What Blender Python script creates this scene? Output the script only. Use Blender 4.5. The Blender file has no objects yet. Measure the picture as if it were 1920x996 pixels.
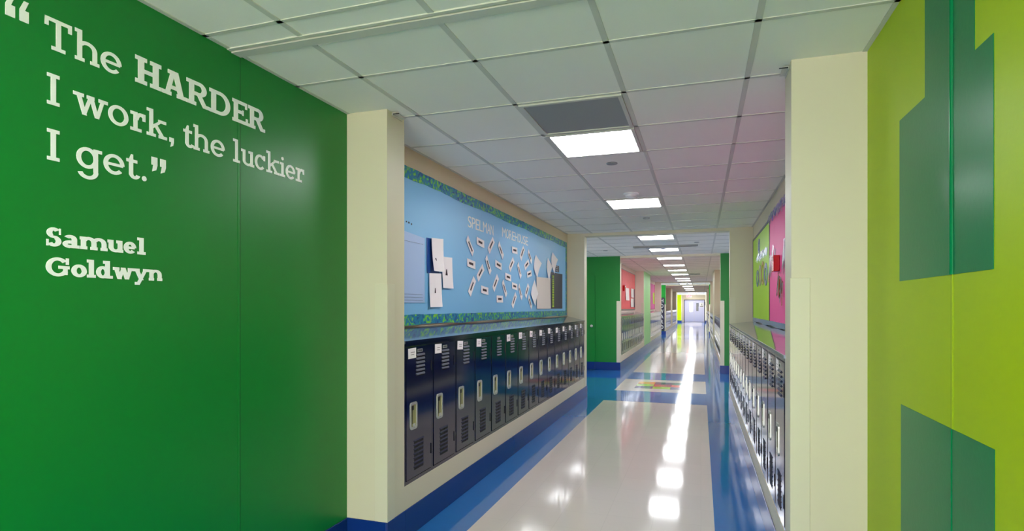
import bpy, bmesh, math, random
from mathutils import Vector, Matrix
random.seed(7)
sc = bpy.context.scene
PI = math.pi
# ------------------------------------------------------------------ camera
EYE = 1.43
cam_d = bpy.data.cameras.new('camera'); cam = bpy.data.objects.new('camera', cam_d)
sc.collection.objects.link(cam)
cam_d.sensor_width = 36; cam_d.lens = 36*1080/1920
cam_d.shift_y = (576-498)/1920
cam_d.clip_start = .05; cam_d.clip_end = 200
cam.location = (0, 0, EYE)
cam.rotation_euler = (PI/2, 0, math.atan((1314-960)/1080))
sc.camera = cam
# ------------------------------------------------------------------ world, exposure
DAY = 3.6            # sky strength; enters by unseen openings added to brighten the corridor
LAMP = 7.2           # radiance of the fluorescent diffusers
w = bpy.data.worlds.new('world'); sc.world = w; w.use_nodes = True
w.node_tree.nodes['Background'].inputs[0].default_value = (1, .98, .95, 1)
w.node_tree.nodes['Background'].inputs[1].default_value = DAY
sc.view_settings.view_transform = 'Standard'; sc.view_settings.look = 'None'
sc.view_settings.gamma = 1; sc.view_settings.use_curve_mapping = False
sc.view_settings.exposure = 1.75
sc.cycles.max_bounces = 14; sc.cycles.diffuse_bounces = 8; sc.cycles.glossy_bounces = 6
sc.cycles.use_denoising = True

# ------------------------------------------------------------------ main dimensions (metres)
CEIL = 2.58
XL, XR = -2.0, .71            # outer wall planes
PL, PR = -1.73, .40           # faces of pillars, kerbs and lockers
BASE = .18
LOCK_Z, LOCK_H, LOCK_W = .325, .877, .383

def onX(X, px, py):            # where the sight line of a photo pixel meets the wall plane x = X
    c = math.cos(cam.rotation_euler.z); s = math.sin(cam.rotation_euler.z)
    d = 1080*X/(c*(px-1314)); return ((d+X*s)/c, EYE+(576-py)*d/1080)

# ------------------------------------------------------------------ materials
def lin(c):
    return tuple(((v/255)/12.92 if v/255 <= .04045 else (((v/255)+.055)/1.055)**2.4) for v in c)+(1,)
MATS = {}
def mat(name, rgb, rough=.5, ior=1.5, metal=0, coat=0, bump=None, noise=None, emit=0):
    m = bpy.data.materials.new(name); m.use_nodes = True; MATS[name] = m
    nt = m.node_tree; p = nt.nodes['Principled BSDF']
    c = lin(rgb)
    p.inputs['Base Color'].default_value = c
    p.inputs['Roughness'].default_value = rough
    p.inputs['IOR'].default_value = ior
    p.inputs['Metallic'].default_value = metal
    p.inputs['Coat Weight'].default_value = coat
    p.inputs['Coat Roughness'].default_value = .04
    tc = nt.nodes.new('ShaderNodeTexCoord')
    if noise:                       # (scale, amount): faint mottling of the colour
        n = nt.nodes.new('ShaderNodeTexNoise'); n.inputs['Scale'].default_value = noise[0]
        n.inputs['Detail'].default_value = 4
        mx = nt.nodes.new('ShaderNodeMix'); mx.data_type = 'RGBA'
        mx.inputs[6].default_value = tuple(v*(1-noise[1]) for v in c[:3])+(1,)
        mx.inputs[7].default_value = tuple(min(1, v*(1+noise[1])) for v in c[:3])+(1,)
        nt.links.new(tc.outputs['Object'], n.inputs['Vector'])
        nt.links.new(n.outputs['Fac'], mx.inputs[0]); nt.links.new(mx.outputs[2], p.inputs['Base Color'])
    if bump:                        # (scale vector, strength, distance)
        mp = nt.nodes.new('ShaderNodeMapping'); mp.inputs['Scale'].default_value = bump[0]
        n2 = nt.nodes.new('ShaderNodeTexNoise'); n2.inputs['Scale'].default_value = 1; n2.inputs['Detail'].default_value = 2
        b = nt.nodes.new('ShaderNodeBump'); b.inputs['Strength'].default_value = bump[1]; b.inputs['Distance'].default_value = bump[2]
        nt.links.new(tc.outputs['Object'], mp.inputs['Vector']); nt.links.new(mp.outputs[0], n2.inputs['Vector'])
        nt.links.new(n2.outputs['Fac'], b.inputs['Height']); nt.links.new(b.outputs[0], p.inputs['Normal'])
        if coat: nt.links.new(b.outputs[0], p.inputs['Coat Normal'])
    if emit:
        p.inputs['Emission Color'].default_value = c; p.inputs['Emission Strength'].default_value = emit
    return m

WB = ((60, 60, 60), .12, .002)
green = mat('green_wall_paint', (0, 126, 44), .36, bump=WB, noise=(1.5, .06))
green2 = mat('grass_green_paint', (10, 158, 50), .35, bump=WB)
lime = mat('lime_wall_paint', (178, 202, 0), .42, ior=1.26, bump=WB, noise=(1.5, .03))
teal = mat('teal_green_paint', (0, 126, 74), .28, ior=1.4, bump=WB, noise=(1.5, .05))
teal.node_tree.nodes['Principled BSDF'].inputs['Specular IOR Level'].default_value = .25
cream = mat('cream_wall_paint', (218, 209, 184), .42, bump=WB, noise=(2, .02))
warmlitcream = mat('cream_paint_warm_light', (218, 200, 168), .5, bump=WB)  # cream paint with the warm light in the recess put into the colour
palegreen = mat('pale_green_paint', (160, 214, 150), .45, bump=WB)
pinkcream = mat('pinkish_cream_paint', (232, 210, 200), .45)
basem = mat('blue_vinyl_base', (12, 50, 126), .22, ior=1.5, noise=(3, .08))
guardm = mat('cream_vinyl_guard', (219, 212, 188), .38)
bluefloor = mat('blue_waxed_tile', (32, 106, 178), .085, ior=1.56, coat=0, bump=((10, 3, 10), .07, .004), noise=(25, .05))
tilem = mat('ceiling_tile', (244, 241, 232), .9, bump=((150, 150, 150), .2, .003), noise=(3, .015))
gridm = mat('white_ceiling_grid', (208, 206, 196), .5)
lettm = mat('white_vinyl', (252, 252, 255), .4)
navy = mat('navy_locker_enamel', (13, 17, 52), .11, ior=1.9, bump=((3, 3, 2), .06, .01))
navymatte = mat('navy_louvre_enamel', (16, 22, 58), .5)
navydark = mat('black_gap', (3, 4, 10), .6)
greytop = mat('grey_enamel_top', (124, 136, 156), .08, metal=.8, bump=((3, 3, 3), .16, .012))
fascia = mat('grey_steel_strip', (120, 124, 130), .3, metal=.5)
chrome = mat('brushed_steel', (214, 214, 208), .38, metal=.75)
handleplate = mat('bronze_green_recess', (168, 164, 108), .35, metal=.5)
black = mat('black_plastic', (8, 8, 10), .4)
paper = mat('white_paper', (246, 238, 240), .7)
inkm = mat('printed_ink', (60, 40, 50), .7)
whitem = mat('white_metal', (235, 235, 235), .35)
greym = mat('grey_metal', (150, 152, 150), .4, metal=.3)
silver = mat('silver_foil', (190, 188, 198), .3, metal=1)
copperfoil = mat('copper_foil', (240, 180, 120), .15, metal=1)
violetfoil = mat('violet_foil', (150, 130, 230), .15, metal=.9)
skyblue = mat('light_blue_board_paper', (128, 190, 236), .42, bump=((2, 2, 2), .15, .02))
lilac = mat('lilac_poster_paper', (172, 196, 238), .4)
pink = mat('pink_board_paper', (244, 84, 160), .45, bump=((3, 3, 3), .25, .02))
limeboard = mat('lime_board_paper', (172, 226, 20), .45, bump=((3, 3, 3), .2, .02))
redboard = mat('coral_red_paper', (255, 96, 104), .55, noise=(8, .25))
magenta = mat('magenta_paper', (226, 96, 170), .55, noise=(8, .15))
bluefold = mat('blue_card', (20, 70, 150), .4)
redm = mat('red_enamel', (205, 14, 26), .25)
creampaper = mat('cream_paper', (236, 222, 214), .7)
darkbook = mat('dark_navy_card', (34, 30, 60), .4)
limepaper = mat('lime_print', (180, 215, 40), .5)
doorm = mat('lavender_grey_door', (206, 208, 238), .35)
doorframe = mat('dark_door_frame', (60, 62, 84), .4)
glowpane = mat('reflection_glow_pane', (255, 255, 250), .3, emit=2.2)  # glow stands in for light reflected in the door pane
glassdark = mat('dark_glass', (14, 18, 40), .08)
lampm = mat('lit_diffuser', (250, 252, 255), .5, emit=LAMP)
exitred = mat('lit_red_letters', (255, 40, 50), .4, emit=2.5)
def beige_mat():
    m = mat('cream_waxed_tile', (214, 205, 198), .085, ior=1.56, coat=0, bump=((10, 3, 10), .07, .004))
    nt = m.node_tree; p = nt.nodes['Principled BSDF']; tc = nt.nodes.new('ShaderNodeTexCoord')
    br = nt.nodes.new('ShaderNodeTexBrick'); br.offset = 0; br.inputs['Scale'].default_value = 1
    br.inputs['Brick Width'].default_value = .305; br.inputs['Row Height'].default_value = .305
    br.inputs['Mortar Size'].default_value = .0012
    c = lin((214, 205, 198)); br.inputs['Color1'].default_value = c
    br.inputs['Color2'].default_value = tuple(v*.97 for v in c[:3])+(1,)
    br.inputs['Mortar'].default_value = tuple(v*.86 for v in c[:3])+(1,)
    nt.links.new(tc.outputs['Object'], br.inputs['Vector']); nt.links.new(br.outputs['Color'], p.inputs['Base Color'])
    return m
beige = beige_mat()
def inlay(n, c): return mat(n, c, .085, ior=1.56, coat=0, bump=((10, 3, 10), .07, .004))
i_red = inlay('red_tile', (206, 30, 60)); i_or = inlay('orange_tile', (228, 150, 40)); i_nv = inlay('navy_tile', (50, 56, 110))
i_lm = inlay('lime_tile', (160, 200, 60)); i_gn = inlay('teal_tile', (40, 130, 110)); i_sal = inlay('salmon_tile', (236, 110, 100)); i_pu = inlay('violet_tile', (110, 100, 150))
def border_mat():
    m = mat('printed_border', (20, 90, 170), .4); nt = m.node_tree; p = nt.nodes['Principled BSDF']
    tc = nt.nodes.new('ShaderNodeTexCoord'); n = nt.nodes.new('ShaderNodeTexNoise')
    n.inputs['Scale'].default_value = 16; n.inputs['Detail'].default_value = 3; n.inputs['Distortion'].default_value = 1.5
    r = nt.nodes.new('ShaderNodeValToRGB'); r.color_ramp.interpolation = 'LINEAR'
    e = r.color_ramp.elements
    e[0].position = .36; e[0].color = lin((10, 60, 140)); e[1].position = .46; e[1].color = lin((8, 130, 170))
    for pos, c in ((.52, (20, 120, 170)), (.56, (60, 180, 80)), (.62, (150, 215, 40)), (.70, (20, 90, 160))):
        x = e.new(pos); x.color = lin(c)
    nt.links.new(tc.outputs['Object'], n.inputs['Vector']); nt.links.new(n.outputs['Fac'], r.inputs[0])
    nt.links.new(r.outputs[0], p.inputs['Base Color']); return m
border = border_mat()
def grille_mat():
    m = mat('perforated_grey_steel', (120, 122, 124), .5); nt = m.node_tree; p = nt.nodes['Principled BSDF']
    tc = nt.nodes.new('ShaderNodeTexCoord'); v = nt.nodes.new('ShaderNodeTexVoronoi')
    v.inputs['Scale'].default_value = 80; v.inputs['Randomness'].default_value = 0
    r = nt.nodes.new('ShaderNodeValToRGB'); e = r.color_ramp.elements
    e[0].position = .30; e[0].color = lin((40, 42, 44)); e[1].position = .42; e[1].color = lin((150, 152, 152))
    nt.links.new(tc.outputs['Object'], v.inputs['Vector']); nt.links.new(v.outputs['Distance'], r.inputs[0])
    nt.links.new(r.outputs[0], p.inputs['Base Color']); return m
grille = grille_mat()

# ------------------------------------------------------------------ mesh helpers
class MB:
    def __init__(s): s.v = []; s.f = []; s.m = []; s.mats = []
    def mi(s, m):
        if m not in s.mats: s.mats.append(m)
        return s.mats.index(m)
    def add(s, vs, fs, m):
        n = len(s.v); s.v += [tuple(v) for v in vs]; k = s.mi(m)
        for f in fs: s.f.append(tuple(n+i for i in f)); s.m.append(k)
        return s
    def box(s, x0, y0, z0, x1, y1, z1, m):
        x0, x1 = sorted((x0, x1)); y0, y1 = sorted((y0, y1)); z0, z1 = sorted((z0, z1))
        return s.add([(x0,y0,z0),(x1,y0,z0),(x1,y1,z0),(x0,y1,z0),(x0,y0,z1),(x1,y0,z1),(x1,y1,z1),(x0,y1,z1)],
              [(0,3,2,1),(4,5,6,7),(0,1,5,4),(1,2,6,5),(2,3,7,6),(3,0,4,7)], m)
    def prism(s, poly, fn, h0, h1, m):       # poly in 2D, fn(u, v, h) -> 3D
        a = sum(poly[i][0]*poly[(i+1) % len(poly)][1]-poly[(i+1) % len(poly)][0]*poly[i][1] for i in range(len(poly)))
        if a < 0: poly = poly[::-1]
        n = len(poly); vs = [fn(u, v, h0) for u, v in poly]+[fn(u, v, h1) for u, v in poly]
        return s.add(vs, [tuple(range(n))[::-1], tuple(range(n, 2*n))]+[(i, (i+1) % n, n+(i+1) % n, n+i) for i in range(n)], m)
    def lathe(s, prof, m, seg=24, loc=(0, 0, 0)):   # prof: (r, z) pairs
        n = len(s.v); k = s.mi(m)
        for r, z in prof:
            for i in range(seg):
                a = 2*PI*i/seg; s.v.append((loc[0]+r*math.cos(a), loc[1]+r*math.sin(a), loc[2]+z))
        for j in range(len(prof)-1):
            for i in range(seg):
                s.f.append((n+j*seg+i, n+j*seg+(i+1) % seg, n+(j+1)*seg+(i+1) % seg, n+(j+1)*seg+i)); s.m.append(k)
        for j in (0, len(prof)-1):
            s.f.append(tuple(n+j*seg+i for i in range(seg))); s.m.append(k)
        return s
    def mesh(s, name):
        me = bpy.data.meshes.new(name); me.from_pydata(s.v, [], s.f)
        for m in s.mats: me.materials.append(m)
        me.polygons.foreach_set('material_index', s.m)
        bm = bmesh.new(); bm.from_mesh(me); bmesh.ops.recalc_face_normals(bm, faces=bm.faces); bm.to_mesh(me); bm.free()
        return me
    def build(s, name, parent=None, loc=(0, 0, 0), bevel=0, rotz=0):
        return link(name, s.mesh(name), parent, loc, bevel, rotz)
def link(name, me, parent=None, loc=(0, 0, 0), bevel=0, rotz=0):
    o = bpy.data.objects.new(name, me); sc.collection.objects.link(o)
    o.location = loc; o.rotation_euler.z = rotz
    if parent is not None: o.parent = parent
    if bevel:
        b = o.modifiers.new('bevel', 'BEVEL'); b.width = bevel; b.segments = 2; b.limit_method = 'ANGLE'
    return o
def tag(o, label, cat, group=None):
    o['label'] = label; o['category'] = cat
    if group: o['group'] = group
    return o
def thing(name, label, cat, loc=(0, 0, 0), rotz=0, group=None):
    o = bpy.data.objects.new(name, None); sc.collection.objects.link(o); o.empty_display_size = .1
    o.location = loc; o.rotation_euler.z = rotz
    return tag(o, label, cat, group)
def struct(name, mb, bevel=0):
    o = mb.build(name, bevel=bevel) if isinstance(mb, MB) else mb
    o['kind'] = 'structure'; return o
def lwall(h0, X=XL):            # (u=y, v=z) on a left wall, h out of the wall
    return lambda u, v, h: (X+h, u, v)
def rwall(X=XR):
    return lambda u, v, h: (X-h, u, v)
ORD = ['first','second','third','fourth','fifth','sixth','seventh','eighth','ninth','tenth','eleventh','twelfth','thirteenth','fourteenth','fifteenth','sixteenth','seventeenth','eighteenth','nineteenth','twentieth']

# ------------------------------------------------------------------ the corridor shell
END = 58.0
# (y0, y1, kind, paint of the face turned to the camera, paint of the corridor face)
LEFT = [(2.95, 3.155, 'pier', cream, cream), (3.155, 8.905, 'recess', None, None), (8.905, 9.105, 'pier', cream, cream),
        (9.105, 13.1, 'alcove', None, None), (13.1, 13.3, 'pier', green, cream), (13.3, 18.8, 'recess', None, None),
        (18.8, 21.3, 'pier', pinkcream, palegreen), (21.3, 27.2, 'recess', None, None), (27.2, 27.4, 'pier', pinkcream, cream),
        (27.4, 30.9, 'alcove', None, None), (30.9, 31.1, 'pier', green2, cream), (31.1, 36.2, 'recess', None, None),
        (36.2, 38.4, 'pier', cream, cream), (38.4, 44.4, 'recess', None, None), (44.4, 46.4, 'pier', cream, cream),
        (46.4, 56.0, 'alcove', None, None), (56.0, END, 'pier', lime, cream)]
RIGHT = [(a, b, k, (green if 13 < a < 14 else green2 if 30 < a < 31.05 else cream) if k == 'pier' else None, cream) for a, b, k, f, g in LEFT]
ALC_L, ALC_R = -4.6, 3.2
WN = [1]
HW = lambda y: .6 if y < 20 else 1.4 if y < 40 else 4.0
def fill_opening(name, wname, mk, a0, a1, z0, z1, u0, u1, nm):
    # wall a0..a1 with an added light opening u0..u1 x z0..z1; mk(u0, z0, u1, z1, d0, d1, mb, mat) adds one box
    m = MB(); mk(a0, 0, a1, z0, 0, .12, m, cream); mk(a0, z1, a1, CEIL, 0, .12, m, cream); mk(a0, z0, u0, z1, 0, .12, m, cream); mk(u1, z0, a1, z1, 0, .12, m, cream)
    struct(wname, m)
    f = MB()
    for i in range(nm+1): u = u0+(u1-u0-.05)*i/nm; mk(u, z0, u+.05, z1, .03, .09, f, whitem)
    mk(u0, z0, u1, z0+.05, .03, .09, f, whitem); mk(u0, z1-.05, u1, z1, .03, .09, f, whitem)
    struct(name, f)
def build_side(sgn, XO, XP, segs, XA, front):
    wl = MB(); bb = MB()
    out = XO+sgn*.12
    wl.box(XO, -3.4, 0, out, 2.95, CEIL, front)
    bb.box(XO, -3.4, 0, XO-sgn*.008, 2.95, BASE, basem)
    T = .008
    for y0, y1, k, cf, cg in segs:
        if k == 'pier':
            wide = any(abs(a[1]-y0) < 1e-6 and a[2] == 'alcove' for a in segs)
            xo = XA if wide else out
            # body, then its camera-side and corridor-side paint as the faces of one solid
            wl.add([(XP,y0,0),(xo,y0,0),(xo,y0,CEIL),(XP,y0,CEIL)], [(0,1,2,3)], cf)
            wl.add([(XP,y0,0),(XP,y1,0),(XP,y1,CEIL),(XP,y0,CEIL)], [(0,1,2,3)], cg)
            nextalc = any(abs(a[0]-y1) < 1e-6 and a[2] == 'alcove' for a in segs)
            xo2 = XA if nextalc else xo
            wl.add([(XP,y1,0),(xo2,y1,0),(xo2,y1,CEIL),(XP,y1,CEIL)], [(0,1,2,3)], cream)
            if wide: wl.add([(XA,y0,0),(XA,y1,0),(XA,y1,CEIL),(XA,y0,CEIL)], [(0,1,2,3)], cream)
            # baseboard round the pier
            bb.box(XP-sgn*T, y0-T, 0, XP, y1+T if nextalc or y1 > 50 else y1, BASE, basem)
            bb.box(XP, y0-T, 0, XO if not wide else XA, y0, BASE, basem)
            if nextalc: bb.box(XP, y1, 0, XA, y1+T, BASE, basem)
        elif k == 'recess':
            wl.box(XO, y0, LOCK_Z-(.03 if sgn > 0 else 0), out, y1, CEIL, warmlitcream if y0 < 10 and sgn < 0 else (cream if sgn > 0 else pinkcream))
            wl.box(XP, y0, 0, out, y1, LOCK_Z-(.03 if sgn > 0 else 0), cream)          # kerb under the lockers
            bb.box(XP-sgn*T, y0, 0, XP, y1, BASE, basem)
        else:
            mk = lambda u0, z0, u1, z1, d0, d1, m, t: m.box(XA+sgn*d0, u0, z0, XA+sgn*d1, u1, z1, t)
            WN[0] += 1; fill_opening('fill_window_%d' % WN[0], 'wall_side_hall', mk, y0-.2, y1+.2, .9, 2.0, (y0+y1)/2-HW(y0), (y0+y1)/2+HW(y0), 3)  # unseen opening added at the hall end to let in fill light
            bb.box(XA, y0, 0, XA-sgn*T, y1, BASE, basem)
    return wl, bb
wl, bb = build_side(-1, XL, PL, LEFT, ALC_L, green)
struct('wall_left', wl); struct('baseboard_left', bb, .003)
wl, bb = build_side(1, XR, PR, RIGHT, ALC_R, lime)
struct('wall_right', wl); struct('baseboard_right', bb, .003)
mkb = lambda u0, z0, u1, z1, d0, d1, m, t: m.box(u0, -3.4-d1, z0, u1, -3.4-d0, z1, t)
fill_opening('fill_window_1', 'wall_back', mkb, XL-.12, XR+.12, .25, 2.45, XL+.1, XR-.1, 3)  # unseen opening added behind the camera to brighten the ceiling
D0, D1, DH = -1.55, .37, 2.12        # opening of the end doors
struct('wall_end', MB().box(PL-.3, END, 0, D0, END+.15, CEIL, cream).box(D1, END, 0, PR+.3, END+.15, CEIL, cream)
       .box(D0, END, DH, D1, END+.15, CEIL, cream).box(PL-.3, END+.15, 0, PR+.3, END+.25, CEIL, cream))  # unseen slab behind the doors added to block outside light leaking past
# headers across the corridor
for i, (a, b, cm) in enumerate(((8.905, 9.105, cream), (13.1, 13.3, cream), (27.2, 27.4, cream), (30.9, 31.1, cream), (44.4, 44.6, cream), (56.0, 56.2, cream))):
    struct('trim_%d' % (i+1), MB().box(PL, a, CEIL-.045, PR, b, CEIL, cm))
for a, b in ((8.905, 9.105),):
    pass
# header soffit over the side openings (where the alcoves meet the corridor) stays at ceiling height

# floor: blue tile field with cream panels and a patch of coloured tiles, flush
fl = MB()
BX0, BX1 = -1.42, .085
panels = [(-3.4, .6), (3.3, 8.85), (9.98, 11.62), (12.85, 26.6), (27.8, 30.2), (31.4, 44.0), (45.2, 57.2)]
y = -3.4
PX = -1.12; PY0 = 10.35
fl.box(ALC_L, -3.4, -.05, BX0, END, 0, bluefloor).box(BX1, -3.4, -.05, ALC_R, END, 0, bluefloor)
for a, b in panels:
    if a > y: fl.box(BX0, y, -.05, BX1, a, 0, bluefloor)
    if abs(a-9.98) < .01:
        fl.box(BX0, a, -.05, BX1, PY0, 0, beige).box(BX0, PY0+.915, -.05, BX1, b, 0, beige)
        fl.box(BX0, PY0, -.05, PX, PY0+.915, 0, beige).box(PX+.915, PY0, -.05, BX1, PY0+.915, 0, beige)
        grid = [[i_nv, i_lm, i_pu], [i_lm, i_red, i_sal], [i_or, i_nv, i_gn]]
        for r in range(3):
            for c in range(3):
                fl.box(PX+c*.305, PY0+r*.305, -.05, PX+(c+1)*.305, PY0+(r+1)*.305, 0, grid[r][c])
    else:
        fl.box(BX0, a, -.05, BX1, b, 0, beige)
    y = b
fl.box(BX0, y, -.05, BX1, END, 0, bluefloor).box(ALC_L, END, -.05, ALC_R, END+.3, 0, bluefloor)
struct('floor', fl)

# ceiling: tiles in an exposed grid
LX0, LX1 = -1.0, -.39            # the column of cells that carries the lamps
lights_y = [-1.75, .385, 4.022, 6.462, 9.725, 11.85, 13.95, 16.35, 18.62, 20.95, 24.0, 26.1, 29.4, 33.4, 37.0, 40.6, 45.0, 48.5, 51.5, 54.0, 56.9]  # unseen pair behind the camera and extra panels near end doors added as fill
ce = MB()
ce.box(ALC_L, -3.55, CEIL, ALC_R, END+.3, CEIL+.1, tilem)
gz = CEIL-.0035
for x in (-4.05, -3.44, -2.83, -2.22, -1.61, -1.0, -.39, .22, .83, 1.44, 2.05, 2.66):
    if -2.0 < x < .71: spans = [(-3.4, END)]
    else: spans = [(9.105, 13.1), (27.4, 30.9), (46.4, 56.0)]
    for a, b in spans: ce.box(x-.013, a, gz, x+.013, b, CEIL, gridm)
ys = []
yy = 1.91
while yy > -3.4: ys.append(yy); yy -= .61
yy = 2.497
while yy < END: ys.append(yy); yy += .61
for yy in ys:
    wide = 9.1 < yy < 13.1 or 27.4 < yy < 30.9 or 46.4 < yy < 56
    ce.box(ALC_L if wide else XL, yy-.011, gz, ALC_R if wide else XR, yy+.011, CEIL, gridm)
for xa, xb in ((XL, XL+.02), (XR-.02, XR)):
    ce.box(xa, -3.4, gz, xb, 8.9, CEIL, gridm)
struct('ceiling', ce)
# expansion joint cover: ceiling plate and wall beads at y = 2.07
struct('trim_7', MB().box(XL, 2.035, CEIL-.006, XR, 2.055, CEIL, gridm).box(XL, 2.062, CEIL-.010, XR, 2.115, CEIL, gridm).box(XL, 2.055, CEIL-.002, XR, 2.062, CEIL, navydark))
def bead(X, sgn, y, z0, z1, r, m, m2):
    b = MB(); prof = [(X, y-r)]+[(X-sgn*r*.8*math.sin(PI*i/10), y-r*math.cos(PI*i/10)) for i in range(1, 10)]+[(X, y+r)]
    b.prism(prof, lambda u, v, h: (u, v, h), z0, z1, m)
    b.box(X, y+r, z0, X-sgn*.003, y+r+.004, z1, m2); return b
struct('trim_8', MB().box(XL, 2.100, BASE, XL+.0016, 2.112, CEIL, green).box(XL, 2.112, BASE, XL+.0006, 2.115, CEIL, navydark))
rb = bead(XR, 1, 2.035, 1.527, CEIL, .010, teal, navydark)
rb.v += []; struct('trim_9', rb)
struct('trim_10', MB().box(XR, 2.028, 1.066, XR-.0012, 2.040, 1.527, lime).box(XR, 2.040, 1.066, XR-.0006, 2.0425, 1.527, navymatte))
rb = bead(XR, 1, 2.035, .46, 1.066, .005, teal, teal); struct('trim_11', rb)
# corner guards
n = 12
for XO, XP, sgn, segs in ((XL, PL, -1, LEFT), (XR, PR, 1, RIGHT)):
    for a, b, k, cf, cg in segs:
        if k != 'pier' or a > 50: continue
        g = MB(); top = 1.565; t = .006
        g.box(XP-sgn*t, a-t, BASE, XP+sgn*.078, a, top, guardm)
        g.box(XP-sgn*t, a, BASE, XP, a+.078, top, guardm)
        struct('trim_%d' % n, g, .0015); n += 1

# end doors
def end_door(name, x0, x1, wx0, wx1, z0, z1, pane):
    d = MB(); y = END+.02
    d.box(x0, y, .01, wx0, y+.045, DH-.03, doorm).box(wx1, y, .01, x1, y+.045, DH-.03, doorm)
    d.box(wx0, y, .01, wx1, y+.045, z0, doorm).box(wx0, y, z1, wx1, y+.045, DH-.03, doorm)
    o = struct(name, d)
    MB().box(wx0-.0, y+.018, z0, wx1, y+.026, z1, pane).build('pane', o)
end_door('door_1', D0+.06, -.595, -1.02, -.74, 1.0, 1.85, glowpane)
end_door('door_2', -.585, D1-.06, -.42, -.20, 1.05, 1.82, glassdark)
struct('trim_60', MB().box(D0, END-.02, 0, D0+.06, END+.1, DH, doorframe).box(D1-.06, END-.02, 0, D1, END+.1, DH, doorframe).box(D0, END-.02, DH-.03, D1, END+.1, DH+.03, doorframe))
# green side door in the alcove's far wall (left), with its knob
dd = MB().box(-3.26, 13.085, .01, -2.30, 13.1, 2.15, green)
o = struct('door_3', dd, .003)
MB().box(-3.26, 13.078, .012, -2.30, 13.0855, BASE, basem).build('kick_plate', o)
kn = MB().lathe([(.012, 0), (.012, .03), (.03, .04), (.034, .055), (.026, .07), (.006, .074)], chrome, 16)
k = kn.build('door_handle', o, (-2.365, 13.085, 1.0)); k.rotation_euler = (PI/2, 0, 0)

# ------------------------------------------------------------------ ceiling fixtures
fr = MB()
for a in ((-.29, -.29, .29, -.268), (-.29, .268, .29, .29), (-.29, -.268, -.268, .268), (.268, -.268, .29, .268)):
    fr.box(a[0], a[1], -.012, a[2], a[3], 0, gridm)
frm = fr.mesh('frame'); dfm = MB().box(-.268, -.268, -.008, .268, .268, -.001, lampm).mesh('diffuser')
desc = {4.022: 'nearest one, directly behind the perforated grey grille', 6.462: 'second lit panel, just behind the smoke detector'}
for i, yy in enumerate(lights_y):
    if yy < 0: lab = 'lit square ceiling light far back over the entry end, added as fill behind the viewer'
    elif yy < 1: lab = 'lit square ceiling light over the green wall lettering, added as fill behind the viewer'
    else: lab = 'lit square ceiling panel, ' + (desc.get(yy) or '%s panel along the corridor ceiling from the perforated grille' % ORD[i-2])
    t = thing('ceiling_light', lab, 'ceiling light', ((LX0+LX1)/2, yy, CEIL), 0, 'square light panels down the corridor ceiling')
    link('frame', frm, t); link('diffuser', dfm, t)
t = thing('return_air_grille', 'grey perforated square grille in the ceiling beside the nearest light', 'vent', ((LX0+LX1)/2, 3.412, CEIL))
link('frame', frm, t); MB().box(-.268, -.268, -.006, .268, .268, -.001, grille).build('perforated_plate', t)
tag(MB().box(-1.22, 11.08, CEIL-.03, -.05, 11.16, CEIL-.0005, greym).box(-1.20, 11.10, CEIL-.032, -.07, 11.14, CEIL-.029, navydark).build('slot_diffuser'),
    'long narrow grey slot vent across the ceiling past the first doorway header', 'vent')
tag(MB().box(-.36, 20.7, CEIL-.03, -.02, 21.0, CEIL-.0005, greym).box(-.34, 20.72, CEIL-.032, -.04, 20.98, CEIL-.029, black).build('ceiling_vent'),
    'small dark vent beside the ceiling lights far down the corridor', 'vent')
for x, y, lab in ((-.675, 4.62, 'round flat sprinkler cover in ceiling just past the nearest light'), (-.667, 7.6, 'round sprinkler cover in ceiling just past the second light'),
                  (-1.84, 11.7, 'small sprinkler cover at left of the first alcove ceiling'), (-.07, 10.72, 'small sprinkler cover at right of the first alcove ceiling')):
    tag(MB().lathe([(.045, 0), (.045, -.004), (.04, -.008), (.01, -.009)], greym, 24).build('sprinkler_cover', loc=(x, y, CEIL-.0005)), lab, 'sprinkler', 'ceiling sprinkler covers')
for x, y, lab in ((-.668, 5.9, 'white domed smoke detector hanging just before the second light'), (-.68, 11.3, 'smoke detector on alcove ceiling just before its second light'),
                  (-.62, 28.95, 'distant smoke detector in front of a far ceiling light')):
    t = thing('smoke_detector', lab, 'smoke detector', (x, y, CEIL-.0005), 0, 'ceiling smoke detectors')
    MB().lathe([(.075, 0), (.075, -.012), (.06, -.02)], whitem, 28).build('mounting_plate', t)
    MB().lathe([(.058, -.02), (.055, -.035), (.035, -.05), (.008, -.053)], whitem, 28).build('sensor_head', t)
for X, s, side in ((PL, 1, 'left'), (PR, -1, 'right')):
    b = MB().box(X+s*.002, 3.0, CEIL-.022, X+s*.006, 3.12, CEIL-.007, gridm).box(X+s*.002, 3.0, CEIL-.010, X+s*.03, 3.12, CEIL-.007, gridm).box(X+s*.006, 3.005, CEIL-.013, X+s*.045, 3.012, CEIL-.0105, navydark)
    tag(b.build('ceiling_bracket'), 'small metal bracket at the ceiling on the nearest %s pillar corner' % side, 'bracket')
t = thing('exit_sign', 'red lit EXIT sign hanging from the ceiling near the end doors', 'sign', (-.85, 45.9, CEIL))
MB().box(-.2, -.03, -.42, .2, .03, -.22, whitem).build('housing', t)
MB().lathe([(.012, -.0), (.012, -.22)], greym, 10).build('stem', t)

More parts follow.
